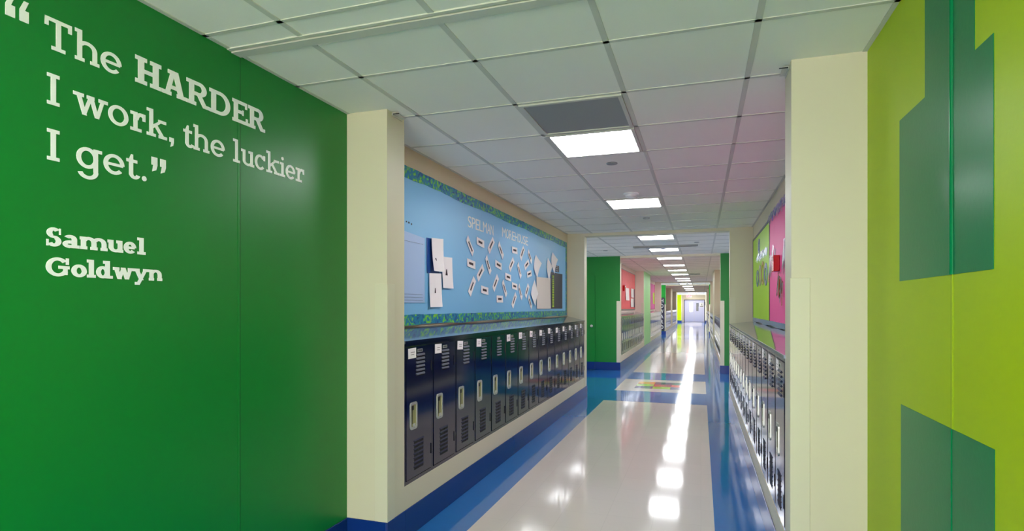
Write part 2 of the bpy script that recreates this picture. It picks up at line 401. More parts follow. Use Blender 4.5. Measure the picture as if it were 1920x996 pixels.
# ------------------------------------------------------------------ letters
def text_mesh(ch, h, depth, m, bold=0):
    cu = bpy.data.curves.new('glyph', 'FONT'); cu.body = ch; cu.size = 1; cu.extrude = 0; cu.offset = bold
    ob = bpy.data.objects.new('glyph', cu); sc.collection.objects.link(ob)
    dg = bpy.context.evaluated_depsgraph_get(); dg.update()
    me0 = ob.evaluated_get(dg).to_mesh()
    bm = bmesh.new(); bm.from_mesh(me0)
    ob.evaluated_get(dg).to_mesh_clear(); bpy.data.objects.remove(ob); bpy.data.curves.remove(cu)
    r = bmesh.ops.extrude_face_region(bm, geom=bm.faces[:])
    bmesh.ops.translate(bm, vec=(0, 0, 1), verts=[v for v in r['geom'] if isinstance(v, bmesh.types.BMVert)])
    xs = [v.co.x for v in bm.verts]; ysv = [v.co.y for v in bm.verts]
    x0, x1, y0, y1 = min(xs), max(xs), min(ysv), max(ysv)
    return bm, x0, x1, y0, y1
def letter_box(name, ch, fn, u0, u1, v0, v1, h0, h1, m, parent, bold=0):
    """one letter fitted in the box u0..u1 x v0..v1 of a surface; fn(u, v, h) -> 3D (u runs left to right)"""
    bm, x0, x1, y0, y1 = text_mesh(ch, 1, 1, m, bold)
    for v in bm.verts:
        u = u0+(v.co.x-x0)/max(1e-6, x1-x0)*(u1-u0); w_ = v0+(v.co.y-y0)/max(1e-6, y1-y0)*(v1-v0)
        v.co = fn(u, w_, h1 if v.co.z > .5 else h0)
    bmesh.ops.recalc_face_normals(bm, faces=bm.faces)
    me = bpy.data.meshes.new(name); bm.to_mesh(me); bm.free(); me.materials.append(m)
    return link(name, me, parent)
WID = {'I': .35, 'M': 1.25, 'W': 1.4}
def word(name, s, fn, u0, u1, v0, v1, h0, h1, m, parent, gap=.22, bold=0):
    ws = [WID.get(c, 1.0) for c in s]; tot = sum(ws)+gap*(len(s)-1); k = (u1-u0)/tot; u = u0
    for c, w_ in zip(s, ws):
        letter_box(name, c, fn, u, u+w_*k, v0, v1, h0, h1, m, parent, bold); u += (w_+gap)*k
word('letter', 'EXIT', lambda u, v, h: (u, -.03-h, v), -.16, .16, -.39, -.25, 0, .004, exitred, t)

# slab-serif glyphs: convex pieces in units of the capital height
def glyph(ch, w, t, s, xh=.70):
    P = []
    def R(x0, y0, x1, y1): P.append([(x0, y0), (x1, y0), (x1, y1), (x0, y1)])
    def Q(*p): P.append(list(p))
    def L(x0, y0, x1, y1, tx):        # slanted stem of horizontal thickness tx
        P.append([(x0-tx/2, y0), (x0+tx/2, y0), (x1+tx/2, y1), (x1-tx/2, y1)])
    def A(cx, cy, rx, ry, a0, a1, tx, ty, n=18):   # outer radii rx, ry; thickness tx at the sides, ty at top and bottom
        for i in range(n):
            p = []
            for a in (a0+(a1-a0)*i/n, a0+(a1-a0)*(i+1)/n):
                c, d = math.cos(math.radians(a)), math.sin(math.radians(a)); p.append(((cx+rx*c, cy+ry*d), (cx+(rx-tx)*c, cy+(ry-ty)*d)))
            P.append([p[0][0], p[1][0], p[1][1], p[0][1]])
    c = w/2
    if ch == 'I': R(c-t/2, 0, c+t/2, 1); R(0, 0, w, s); R(0, 1-s, w, 1)
    elif ch == 'T': R(0, 1-s, w, 1); R(c-t/2, 0, c+t/2, 1); R(c-.21, 0, c+.21, s); R(0, .72, s, 1); R(w-s, .72, w, 1)
    elif ch == 'H':
        for x in (.22*w, .78*w): R(x-t/2, 0, x+t/2, 1); R(x-.22*w, 0, x+.22*w, s); R(x-.22*w, 1-s, x+.22*w, 1)
        R(.22*w, .5-s/2, .78*w, .5+s/2)
    elif ch == 'A':
        L(.20*w, 0, .46*w, 1, t*.8); L(.80*w, 0, .54*w, 1, t*1.05); R(.28*w, .27, .72*w, .27+s); R(0, 0, .38*w, s); R(.60*w, 0, w, s); R(.24*w, 1-s, .58*w, 1)
    elif ch == 'R':
        x = .22*w; R(x-t/2, 0, x+t/2, 1); R(0, 0, x+.2*w, s); R(0, 1-s, .56*w, 1); R(x, .42, .56*w, .42+s)
        A(.56*w, .71, .33*w, .29, -90, 90, t, s); L(.84*w, 0, .55*w, .46, t*1.0); R(.78*w, 0, w, s)
    elif ch == 'D':
        x = .2*w; R(x-t/2, 0, x+t/2, 1); R(0, 0, .48*w, s); R(0, 1-s, .48*w, 1); A(.48*w, .5, .50*w, .5, -90, 90, t, s, 24)
    elif ch == 'E':
        x = .22*w; R(x-t/2, 0, x+t/2, 1); R(0, 0, w, s); R(0, 1-s, w*.95, 1); R(x, .5-s/2, .72*w, .5+s/2)
        R(w-s*.85, 0, w, .30); R(.95*w-s*.85, .72, .95*w, 1); R(.72*w-s*.6, .38, .72*w, .62)
    elif ch == 'S':
        A(c, .73, .47*w, .28, 35, 250, t, s); A(c, .28, .50*w, .29, -150, 75, t, s)
        Q((.10*w, .60), (.26*w, .47), (.92*w, .40), (.70*w, .56))
        R(w*.84, .64, w*.97, .98); R(0, .02, .15*w, .36)
    elif ch == 'G':
        A(c, .5, .5*w, .52, 40, 330, t, s, 30); R(.52*w, .40, w, .40+s); R(.80*w-t/3, .08, .80*w+t/2, .5); R(.84*w, .64, .97*w, 1.0)
    elif ch == 'o': A(c, xh/2, c, xh/2+.01, 0, 360, t, s, 30)
    elif ch in 'ec':
        A(c, xh/2, c, xh/2+.01, 0 if ch == 'e' else 38, 318, t, s, 28)
        if ch == 'e': R(t*.5, xh/2-s*.45, w-t*.4, xh/2+s*.4)
        else: R(w*.80, xh*.66, w*.97, xh)
    elif ch == 'a':
        A(c*.92, xh*.68, c*.80, xh*.33, 0, 150, t, s); R(w*.86-t, 0, w*.86, xh*.70); R(w*.80-t/2, 0, w, s)
        A(c*.86, xh*.28, c*.86, xh*.30, 90, 270, t*.9, s); R(c*.8, xh*.58-s, w*.8, xh*.58); R(c*.8, 0, w*.8, s*.95)
    elif ch in 'nhm':
        x = .19*w if ch != 'm' else .13*w; top = xh if ch != 'h' else 1.03; foot = .19*w if ch != 'm' else .13*w
        R(x-t/2, 0, x+t/2, top); R(0, top-s, x, top); R(x-foot, 0, x+foot, s)
        xs = [.80*w] if ch != 'm' else [.5*w, .87*w]; pv = x
        for q in xs:
            r = (q+t/2-(pv-t/2))/2; A((pv-t/2+q+t/2)/2, xh-r*.72, r, r*.72+.01, 0, 150, t, s); R(q-t/2, 0, q+t/2, xh-r*.70); R(q-foot, 0, min(w, q+foot), s); pv = q
    elif ch == 'u':
        x = .22*w; q = .80*w; R(x-t/2, xh*.3, x+t/2, xh); R(0, xh-s, x, xh); R(q-t/2, 0, q+t/2, xh); R(q-.24*w, xh-s, q, xh); R(q, 0, w, s)
        r = (q-x+t)/2; A((x+q)/2, r*.72-.01, r, r*.72, 180, 345, t, s)
    elif ch == 'r':
        x = .34*w; R(x-t/2, 0, x+t/2, xh); R(0, xh-s, x, xh); R(0, 0, .74*w, s); A(x+.36*w, xh*.52, .44*w, xh*.49, 62, 165, t, s*1.1); R(w-t*.75, xh*.62, w, xh)
    elif ch == 'l': R(c-t/2, 0, c+t/2, 1.03); R(0, 1.03-s, c, 1.03); R(0, 0, w, s)
    elif ch == 'i': R(c-t/2, 0, c+t/2, xh); R(0, xh-s, c, xh); R(0, 0, w, s); A(c, .90, .085, .085, 0, 360, .08, .08, 16)
    elif ch == 't':
        x = .38*w; R(x-t/2, .12, x+t/2, xh); Q((x-t/2, xh), (x+t/2, xh), (x+t/2, xh+.18), (x, xh+.18)); R(0, xh-s, .9*w, xh); A(x+.30*w, .18, .30*w+t/2, .19, 180, 345, t, s)
    elif ch == 'k':
        x = .22*w; R(x-t/2, 0, x+t/2, 1.03); R(0, 1.03-s, x, 1.03); R(0, 0, .44*w, s); R(.56*w, xh-s, .96*w, xh); R(.58*w, 0, w, s)
        Q((x, .24), (x, .24+s*1.4), (.70*w, xh), (.84*w, xh)); L(.84*w, 0, .42*w, .46, t*1.1)
    elif ch in 'wy':
        if ch == 'w':
            L(.32*w, 0, .14*w, xh, t*.95); L(.30*w, 0, .50*w, xh*.97, t*.8); L(.68*w, 0, .50*w, xh*.97, t*.95); L(.68*w, 0, .86*w, xh, t*.8)
            R(0, xh-s, .30*w, xh); R(.38*w, xh-s, .60*w, xh); R(.72*w, xh-s, w, xh)
        else:
            L(.52*w, 0, .2*w, xh, t); L(.30*w, -.28, .80*w, xh, t*.85); R(0, xh-s, .40*w, xh); R(.62*w, xh-s, w, xh); R(.12*w, -.30, .40*w, -.30+s)
    elif ch == 'd':
        x = .82*w-t/2; R(x-t/2, 0, x+t/2, 1.03); R(x-.26*w, 1.03-s, x, 1.03); R(x, 0, w, s); A(x/2+t*.2, xh/2, x/2+t*.2, xh/2+.01, 0, 360, t, s, 26)
    elif ch == 'g':
        x = .84*w-t/2; R(x-t/2, -.10, x+t/2, xh); R(x, xh-s, w, xh); r = (x+t/2)/2
        A(r, xh/2, r, xh/2+.01, 0, 360, t, s, 26); A(r*1.05, -.10, r*.95, .27, 195, 360, t, s)
    elif ch == '.': A(c, c*.98, c, c, 0, 360, c, c, 18)
    elif ch in ',':
        R(0, 0, w, .17); Q((w*.45, 0), (w, 0), (w*.85, -.13), (w*.25, -.2))
    elif ch == '”':
        for q in (0, .56*w): R(q, .7, q+.38*w, 1); Q((q+.12*w, .7), (q+.38*w, .7), (q+.30*w, .52), (q+.04*w, .44))
    elif ch == '“':
        for q in (0, .56*w): R(q, .45, q+.38*w, .75); Q((q, .75), (q+.22*w, .75), (q+.38*w, 1.0), (q+.18*w, 1.0))
    return P
def set_letters(items, base, cap, t, s, parent):
    for ch, y0, y1 in items:
        b = MB()
        for k, p in enumerate(glyph(ch, (y1-y0)/cap, t, s)):
            e = k*.00003; b.prism([(y0+u*cap, base+v*cap) for u, v in p], lwall(0), .0004+e, .0022+e, lettm)
        b.build('letter', parent)
q = thing('wall_quote', 'large white slab-serif quotation lettering high on the green wall', 'lettering', (0, 0, 0))
set_letters([('“', 1.178, 1.246)], 2.263, .118, .15, .1, q)
set_letters([('T', 1.288, 1.372), ('h', 1.382, 1.465), ('e', 1.469, 1.546)], 2.266, .102, .155, .115, q)
set_letters([('H', 1.599, 1.708), ('A', 1.710, 1.823), ('R', 1.824, 1.937), ('D', 1.939, 2.056), ('E', 2.067, 2.160), ('R', 2.162, 2.270)], 2.270, .101, .25, .15, q)
set_letters([('I', 1.295, 1.333), ('w', 1.376, 1.495), ('o', 1.496, 1.572), ('r', 1.580, 1.640), ('k', 1.646, 1.733), (',', 1.744, 1.764),
             ('t', 1.809, 1.855), ('h', 1.858, 1.939), ('e', 1.946, 2.023), ('l', 2.071, 2.111), ('u', 2.119, 2.199), ('c', 2.203, 2.272), ('k', 2.279, 2.370),
             ('i', 2.373, 2.412), ('e', 2.415, 2.488), ('r', 2.492, 2.558)], 2.086, .101, .155, .115, q)
set_letters([('I', 1.295, 1.333), ('g', 1.386, 1.474), ('e', 1.479, 1.557), ('t', 1.565, 1.612), ('.', 1.626, 1.645), ('”', 1.666, 1.732)], 1.906, .101, .155, .115, q)
q = thing('author_name_lettering', 'bold white name in two short lines under the wall quotation', 'lettering', (0, 0, 0))
set_letters([('S', 1.292, 1.338), ('a', 1.342, 1.396), ('m', 1.398, 1.493), ('u', 1.494, 1.552), ('e', 1.554, 1.603), ('l', 1.608, 1.641)], 1.6275, .061, .28, .17, q)
set_letters([('G', 1.291, 1.364), ('o', 1.370, 1.421), ('l', 1.422, 1.452), ('d', 1.453, 1.513), ('w', 1.514, 1.592), ('y', 1.590, 1.656), ('n', 1.655, 1.712)], 1.5315, .060, .28, .17, q)

# ------------------------------------------------------------------ painted mural on the right wall
mu = thing('wall_mural', 'dark green block shapes painted on the lime wall', 'mural', (0, 0, 0))
rw = rwall()
MB().prism([(1.777, 1.527), (2.507, 1.527), (2.507, 2.129), (1.777, 2.129)], rw, .0002, .0016, teal)\
    .prism([(1.884, 2.129), (2.250, 2.129), (2.250, CEIL-.007), (1.884, CEIL-.007)], rw, .0002, .0016, teal).build('upper_shape', mu)
MB().prism([(1.771, .46), (2.491, .46), (2.491, 1.068), (1.771, 1.068)], rw, .0002, .0016, teal).build('lower_shape', mu)

# ------------------------------------------------------------------ lockers
def rr(cx, cz, w, h, r, n=4):      # rounded rectangle
    pts = []
    for sx, sz, a in ((1, 1, 0), (-1, 1, 90), (-1, -1, 180), (1, -1, 270)):
        for i in range(n+1):
            an = math.radians(a+90*i/n); pts.append((cx+sx*(w/2-r)+r*math.cos(an), cz+sz*(h/2-r)+r*math.sin(an)))
    return pts
FX = lambda u, v, h: (h, u, v)
W, H = LOCK_W, LOCK_H
def ring(b, outer, inner, h0, h1, m):
    n = len(outer); vs = [FX(*p, h0) for p in outer]+[FX(*p, h1) for p in outer]+[FX(*p, h1) for p in inner]+[FX(*p, h0) for p in inner]
    fs = []
    for i in range(n):
        j = (i+1) % n; fs += [(i, j, n+j, n+i), (n+i, n+j, 2*n+j, 2*n+i), (2*n+i, 2*n+j, 3*n+j, 3*n+i)]
    b.add(vs, fs, m)
fm = MB()
fm.box(-.265, .001, 0, -.02, W-.001, H, navy)
fm.box(-.02, .001, 0, -.002, .016, H, navy).box(-.02, W-.016, 0, -.002, W-.001, H, navy).box(-.02, .016, 0, -.002, W-.016, .022, navy).box(-.02, .016, H-.018, -.002, W-.016, H, navy)
frame_me = fm.mesh('cabinet_frame')
dm = MB(); dm.box(-.018, .022, .028, .002, W-.022, H-.024, navy)
dm.box(.002, W-.024, .12, .006, W-.018, .19, navydark).box(.002, W-.024, .68, .006, W-.018, .75, navydark)
door_me = dm.mesh('door')
lv = MB()
for i in range(6):
    z = .665+i*.0245
    lv.box(.0021, .150, z, .0028, .262, z+.006, navydark)
    lv.add([FX(.145, z+.006, .002), FX(.267, z+.006, .002), FX(.267, z+.018, .002), FX(.145, z+.018, .002), FX(.150, z+.006, .010), FX(.262, z+.006, .010)],
           [(0, 1, 5, 4), (4, 5, 2, 3), (0, 4, 3), (1, 2, 5)], navymatte)
louvre_me = lv.mesh('upper_louvres')
vm = MB()
for i in range(7):
    z = .070+i*.0275
    for y0, y1 in ((.122, .182), (.188, .248)): vm.box(.0021, y0, z, .0028, y1, z+.017, navydark)
    vm.add([FX(.118, z+.017, .002), FX(.252, z+.017, .002), FX(.252, z+.0255, .002), FX(.118, z+.0255, .002), FX(.120, z+.017, .006), FX(.250, z+.017, .006)], [(0, 1, 5, 4), (4, 5, 2, 3), (0, 4, 3), (1, 2, 5)], navymatte)
vent_me = vm.mesh('lower_vents')
hm = MB(); hc = (.112, .418)
ring(hm, rr(*hc, .094, .172, .020), rr(*hc, .066, .140, .012), .002, .0062, chrome)
for i in range(3): hm.prism(rr(hc[0]-.012+i*.012, hc[1]-.077, .004, .004, .0018, 2), FX, .0062, .0066, black)
handle_me = hm.mesh('handle_frame')
hp = MB(); hp.prism(rr(*hc, .066, .140, .012), FX, .0021, .003, handleplate)
plate_me = hp.mesh('recess_plate')
lt = MB(); lt.box(.003, hc[0]-.024, hc[1]+.038, .008, hc[0]-.004, hc[1]+.064, black).box(.003, hc[0]-.020, hc[1]-.05, .005, hc[0]-.016, hc[1]+.04, black).box(.003, hc[0]-.012, hc[1]-.068, .006, hc[0]+.020, hc[1]-.050, chrome)
latch_me = lt.mesh('latch')
np_ = MB(); np_.box(.002, .166, .815, .0035, .236, .836, greym)
for i in range(4): np_.box(.0035, .176+i*.013, .820, .0040, .184+i*.013, .831, navydark)
numplate_me = np_.mesh('number_plate')
def sticker_mesh(seed, dy, dz, rot, ink=True):
    rnd = random.Random(seed); b = MB(); c, s = math.cos(rot), math.sin(rot); cy, cz = .097+dy, .818+dz
    f2 = lambda u, v, h: (h, cy+u*c-v*s, cz+u*s+v*c)
    b.prism([(-.052, -.032), (.052, -.032), (.052, .032), (-.052, .032)], f2, .0022, .0028, paper)
    if ink:
        for k in range(2):
            v = .004-k*.014; x = -.02
            for j in range(3): l = rnd.uniform(.008, .018); b.prism([(x, v), (x+l, v), (x+l, v+.004), (x, v+.004)], f2, .0028, .003, inkm); x += l+.004
    return b.mesh('name_sticker')
stickers = [sticker_mesh(i, random.uniform(-.006, .006), random.uniform(-.006, .004), random.uniform(-.06, .06)) for i in range(5)]
def locker(x, y, rot, z, label, group, sticker=True, detail=3, i=0):
    t = thing('locker', label, 'locker', (x, y, z), rot, group)
    link('cabinet_frame', frame_me, t, bevel=0)
    d = link('door', door_me, t)
    link('handle_frame', handle_me, d)
    if detail >= 2:
        link('upper_louvres', louvre_me, d); link('lower_vents', vent_me, d)
        link('number_plate', numplate_me, d)
        link('recess_plate', plate_me, d)
    if detail >= 3:
        link('latch', latch_me, d)
        if sticker: link('name_sticker', stickers[i % 5], d)
    else: link('recess_plate', plate_me, d) if detail < 2 else None
RZ = -.02
NOSTK = (4,)
rowname = {3.155: ('from the near pillar under the light blue board', 'from the near pillar under the lime and pink board'),
           13.3: ('past the green door wall, under the coral red board', 'in the row opposite the coral red board'),
           21.3: ('in the row under the magenta board', 'in the row opposite the magenta board'),
           31.1: ('beyond the dark vertical banner', 'in the row opposite the salmon pink board'),
           38.4: ('in the last row before the lime wall', 'in the far row opposite the last locker bay')}
for a, b, k, cf, cg in LEFT:
    if k != 'recess': continue
    n = int(round((b-a-.003)/LOCK_W)) if a > 5 else 15
    n = int((b-a)/LOCK_W+.02); y0 = a+((b-a)-n*LOCK_W)/2
    det = 3 if a < 5 else 2 if a < 20 else 1
    ln, rn = rowname[a]
    for i in range(n):
        locker(PL, y0+i*LOCK_W, 0, LOCK_Z, 'navy locker, %s %s' % (ORD[i], ln), 'lockers ' + ln, i not in NOSTK, det, i)
        locker(PR, y0+(i+1)*LOCK_W, PI, LOCK_Z-.03, 'navy locker, %s %s' % (ORD[i], rn), 'lockers ' + rn, i % 7 != 3, det, i+2)
    # sloping tops, four lockers long
    for XO, XP, sgn, side in ((XL, PL, -1, 'left'), (XR, PR, 1, 'right')):
        i = 0; j = 0
        while i < n:
            e = min(n, i+4); y1 = y0+i*LOCK_W+.0015; y2 = y0+e*LOCK_W-.0015
            if i == 0: y1 = a+.001
            if e == n: y2 = b-.001
            z = LOCK_Z+LOCK_H-(.03 if sgn > 0 else 0); xf = XP-sgn*.004; xb = XO-sgn*.001
            zb = z+(.085 if sgn < 0 else .055)
            tb = MB().prism([(xf, z), (xf, z+.018), (xb, zb), (xb, z)], lambda u, v, h: (u, h, v), y1, y2, greytop)
            where = {3.155: ('the light blue board', 'the lime and pink board'), 13.3: ('the coral red board', 'the wall facing the coral board'), 21.3: ('the magenta board', 'the wall facing the magenta board'), 31.1: ('the salmon pink board', 'the wall facing the salmon board'), 38.4: ('the wall before the lime wall', 'the wall facing the last bay')}[a][side == 'right']
            lab = 'sloping grey locker cover, %s from the near end, below %s' % (ORD[j], where)
            tt = thing('locker_hood', lab, 'locker hood', (0, 0, 0), 0, 'sloping metal tops over the %s lockers' % side)
            tb.build('sloping_panel', tt)
            MB().box(xf, y1, z+.001, xf-sgn*.003, y2, z+.017, fascia if side == 'right' else navy).build('front_strip', tt)
            i = e; j += 1

# ------------------------------------------------------------------ left bulletin board (light blue)
bt = thing('bulletin_board', 'long light blue bulletin board with blue and green printed border above the left lockers', 'bulletin board', (0, 0, 0))
Y0, Y1, Z0, Z1 = 3.3, 8.80, 1.302, 2.432
MB().box(XL+.0005, Y0, Z0, XL+.012, Y1, Z1, skyblue).build('paper_panel', bt)
def wavy_strip(name, y0, y1, zf0, zf1, X0, X1, parent, m=border, n=60):
    b = MB(); rnd = random.Random(3)
    pts = [(y0+(y1-y0)*i/n) for i in range(n+1)]
    lo = [(y, zf0+.006*math.sin(y*5)+rnd.uniform(-.003, .003)) for y in pts]; hi = [(y, zf1+rnd.uniform(-.002, .002)) for y in pts]
    for i in range(n):
        b.add([(X1, *lo[i]), (X1, *lo[i+1]), (X1, *hi[i+1]), (X1, *hi[i]), (X0, *lo[i]), (X0, *lo[i+1]), (X0, *hi[i+1]), (X0, *hi[i])], [(0, 1, 2, 3), (4, 5, 1, 0), (7, 6, 2, 3)], m)
    return b.build(name, parent)
wavy_strip('border_strip', Y0, Y1, 2.352, Z1+.003, XL+.011, XL+.015, bt)
wavy_strip('border_strip', Y0, Y1, Z0-.002, 1.376, XL+.011, XL+.015, bt)
MB().box(XL+.010, Y1-.075, Z0, XL+.0155, Y1, Z1, border).build('border_strip', bt)
# curled sheet of paper pinned to the board
BX = XL+.012
def sheet(poly, m, curl=0., gap=.002, inner=None, n=8):
    """quad sheet poly = bl, br, tr, tl in (y, z); bottom edge and sides lift by curl"""
    b = MB(); (bl, br, tr, tl) = poly; top = []; 
    for j in range(n+1):
        for i in range(n+1):
            u, v = i/n, j/n
            y = (bl[0]*(1-u)+br[0]*u)*(1-v)+(tl[0]*(1-u)+tr[0]*u)*v; z = (bl[1]*(1-u)+br[1]*u)*(1-v)+(tl[1]*(1-u)+tr[1]*u)*v
            lift = gap+curl*((1-v)**2*.6+(2*u-1)**2*.4); top.append((BX+lift, y, z))
    k = len(top); vs = [(x+.0008, y, z) for x, y, z in top]+top; fs = []
    for j in range(n):
        for i in range(n):
            a = j*(n+1)+i; fs.append((a, a+1, a+n+2, a+n+1)); fs.append((k+a, k+a+n+1, k+a+n+2, k+a+1))
    for i in range(n):
        for a, c in ((i, i+1), (n*(n+1)+i+1, n*(n+1)+i), ((i+1)*(n+1), i*(n+1)), (i*(n+1)+n, (i+1)*(n+1)+n)): fs.append((a, c, k+c, k+a))
    b.add(vs, fs, m); return b
def rect(y0, y1, z0, z1): return [(y0, z0), (y1, z0), (y1, z1), (y0, z1)]
def inkmark(b, y, z, w, h, x, m=inkm): b.box(x, y-w/2, z-h/2, x+.0006, y+w/2, z+h/2, m)
# heading letters
LW = lambda u, v, h: (BX+h, u, v)
t = thing('heading_letters', 'white cut-out capitals spelling the first college name on the blue board', 'lettering', (0, 0, 0))
word('letter', 'SPELMAN', LW, 4.79, 5.46, 2.15, 2.252, .0005, .002, whitem, t, gap=.12)
t = thing('heading_letters', 'white cut-out capitals spelling the second college name on the blue board', 'lettering', (0, 0, 0))
word('letter', 'MOREHOUSE', LW, 5.73, 6.68, 2.172, 2.272, .0005, .002, whitem, t, gap=.12)
# large sheets at the left
for nm, poly, curl, marks, lab in (
    ('upper', [(4.028, 1.71), (4.222, 1.712), (4.233, 1.978), (4.021, 1.965)], .03, [(4.10, 1.80, .05, .03)], 'white sheet lifting off a dark blue card, upper left on the blue board'),
    ('right', [(4.222, 1.584), (4.422, 1.585), (4.422, 1.843), (4.226, 1.838)], .02, [(4.31, 1.715, .04, .05)], 'white sheet set lower right of the curled top sheet'),
    ('lower', [(3.991, 1.43), (4.207, 1.432), (4.211, 1.700), (3.996, 1.690)], .02, [(4.10, 1.56, .02, .04)], 'white sheet hanging lowest of the three left sheets')):
    s = sheet(poly, paper, curl, .004 if nm != 'upper' else .007)
    s = tag(s.build('paper_sheet'), lab, 'paper', 'three white sheets at the left of the blue board')
    b = MB()
    for y, z, w_, h_ in marks:
        x = BX+.016; b.prism([(y-w_/2, z-h_/2), (y+w_/2, z-h_/2), (y+w_*.15, z+h_/2), (y-w_*.1, z+h_*.5)], LW, .006+curl*.30, .0075+curl*.30, inkm)
    b.build('printed_mark', s)
tag(sheet([(3.972, 1.69), (4.18, 1.70), (4.18, 1.965), (3.966, 1.960)], bluefold, .004, .001).build('card_sheet'), 'dark blue card behind the upper left white sheet', 'card')
t = thing('poster', 'pale lilac poster with thin lines at the near end of the blue board', 'poster', (0, 0, 0))
sheet([(3.35, 1.46), (3.93, 1.463), (3.935, 1.95), (3.35, 1.985)], lilac, .004, .001).build('poster_sheet', t)
b = MB()
for z in (1.48, 1.50, 1.522, 1.90): b.box(BX+.006, 3.40, z, BX+.0066, 3.90, z+.0015, darkbook)
inkmark(b, 3.69, 2.035, .02, .012, BX+.001); inkmark(b, 3.73, 2.03, .016, .01, BX+.001); inkmark(b, 3.655, 2.038, .014, .01, BX+.001)
b.build('printed_lines', t)
# word cards
cs = [(98,385,-42),(190,355,-5),(285,380,42),(372,425,-42),(495,425,0),(562,450,45),(630,480,-38),
      (108,545,-5),(260,555,-50),(350,555,-8),(467,550,40),(602,553,25),(190,625,38),(537,605,-50),(625,635,10),
      (437,663,-5),(325,715,45),(115,745,48),(405,765,-50),(495,745,-5),(228,780,-5),(545,795,-50),(605,785,48),(362,858,0),(490,870,45),(632,885,-45)]
rows = [('top row', 0, 7), ('second row', 7, 12), ('third row', 12, 15), ('fourth row', 15, 20), ('fifth row', 20, 23), ('bottom row', 23, 26)]
for rn, i0, i1 in rows:
    sub = sorted(cs[i0:i1])
    for j, (cx, cy, ang) in enumerate(sub):
        y, z = onX(BX, 860+cx/4.743, 380+cy/4.743)
        a = math.radians(ang); c, s = math.cos(a), math.sin(a); hw, hh = .098, .036
        P4 = [(y+u*c-v*s, z+u*s+v*c) for u, v in ((-hw, -hh), (hw, -hh), (hw, hh), (-hw, hh))]
        tilt = 'level' if abs(ang) < 12 else ('rising to the right' if ang > 0 else 'dropping to the right')
        o = tag(sheet(P4, paper, .006, .001, n=4).build('word_card'), 'white word card %s, %s from left in the %s of cards' % (tilt, ORD[j], rn), 'card', 'word cards under the board headings')
        b = MB(); u = -.05
        while u < .05:
            l = random.uniform(.010, .02); b.prism([(y+p*c-v*s, z+p*s+v*c) for p, v in ((u, -.010), (u+l, -.010), (u+l, .012), (u, .012))], LW, .0042, .005, inkm); u += l+.004
        b.build('printed_word', o)
# far end of the board
for poly, lab in (([(7.02, 1.80), (7.222, 1.997), (6.992, 2.09), (6.905, 1.914)], 'white paper diamond, left one of the three upper curled papers'),
                  ([(7.62, 1.79), (7.803, 1.998), (7.591, 2.10), (7.56, 1.904)], 'white paper diamond, middle one of the three upper curled papers'),
                  ([(7.913, 1.897), (8.113, 2.117), (7.858, 2.198), (7.787, 2.051)], 'white paper diamond, highest one beside the small dark label'),
                  ([(6.926, 1.446), (7.06, 1.60), (6.94, 1.771), (6.776, 1.587)], 'white paper diamond tucked left of the large cream sheet')):
    tag(sheet(poly, paper, .022, .004).build('folded_paper'), lab, 'paper', 'curled papers at the far end of the blue board')
tag(sheet([(7.037, 1.408), (7.749, 1.407), (7.749, 1.83), (7.037, 1.815)], creampaper, .012, .003).build('paper_sheet'), 'large cream sheet at the far end of the blue board', 'paper')
t = thing('poster', 'dark navy poster with lime vertical lettering at the far end of the board', 'poster', (0, 0, 0))
sheet([(7.776, 1.408), (8.48, 1.408), (8.49, 1.925), (7.776, 1.918)], darkbook, .003, .003).build('poster_sheet', t)
b = MB(); z = 1.43
while z < 1.87:
    h_ = random.uniform(.014, .03); b.box(BX+.008, 7.86, z, BX+.009, 7.95, z+h_, limepaper); z += h_+.008
b.build('lime_lettering', t)
t = thing('small_label_card', 'small dark label card above the navy poster', 'card', (0, 0, 0))
sheet([(8.05, 1.935), (8.28, 1.94), (8.28, 2.035), (8.05, 2.03)], darkbook, .002, .002).build('card', t)
b = MB()
for z in (1.955, 1.985, 2.012): b.box(BX+.0045, 8.09, z, BX+.005, 8.23, z+.004, paper)
b.build('printed_lines', t)

# ------------------------------------------------------------------ right bulletin board (lime and pink)
bt = thing('bulletin_board', 'bulletin board with lime and pink halves above the right lockers', 'bulletin board', (0, 0, 0))
RX = XR-.012
MB().box(RX, 6.72, 1.275, XR-.0005, 8.72, 2.36, limeboard).build('lime_panel', bt)
MB().box(RX, 3.35, 1.275, XR-.0005, 6.68, 2.36, pink).build('pink_panel', bt)
iris = mat('iridescent_border', (120, 150, 200), .25, noise=(14, .6), metal=.4)
wavy_strip('border_strip', 3.3, 8.76, 1.232, 1.285, RX+.001, RX-.004, bt, iris)
MB().box(RX-.003, 6.70, 2.345, XR-.0005, 8.76, 2.375, doorframe).build('top_edging', bt)
MB().box(RX-.003, 8.72, 1.24, XR-.0005, 8.76, 2.375, doorframe).build('side_edging', bt)
MB().box(RX-.004, 6.68, 1.28, XR-.0005, 6.72, 2.37, black).build('divider_strip', bt)
def foil(name, label, segs, mats, seed):
    rnd = random.Random(seed); b = MB()
    for y, z, l, n_ in segs:
        for k in range(n_):
            yy = y+rnd.uniform(-.05, .05); zz = z+rnd.uniform(-.02, .02); w_ = rnd.uniform(.008, .02); dx = rnd.uniform(.003, .022); ll = l*rnd.uniform(.5, 1.1); dy = rnd.uniform(-.03, .03)
            b.add([(RX-.002-dx*.2, yy, zz), (RX-.004-dx*.2, yy+w_, zz), (RX-.004-dx, yy+w_+dy, zz-ll), (RX-.002-dx, yy+dy, zz-ll)], [(0, 1, 2, 3)], mats[k % len(mats)])
    o = b.build(name); sl = o.modifiers.new('solid', 'SOLIDIFY'); sl.thickness = .0006
    o['kind'] = 'stuff'; return tag(o, label, 'decoration')
foil('foil_garland', 'iridescent foil garland along the top edge of the pink board half', [(3.5+i*.08, 2.40, .09, 6) for i in range(40)], [silver, violetfoil, silver, iris], 1)
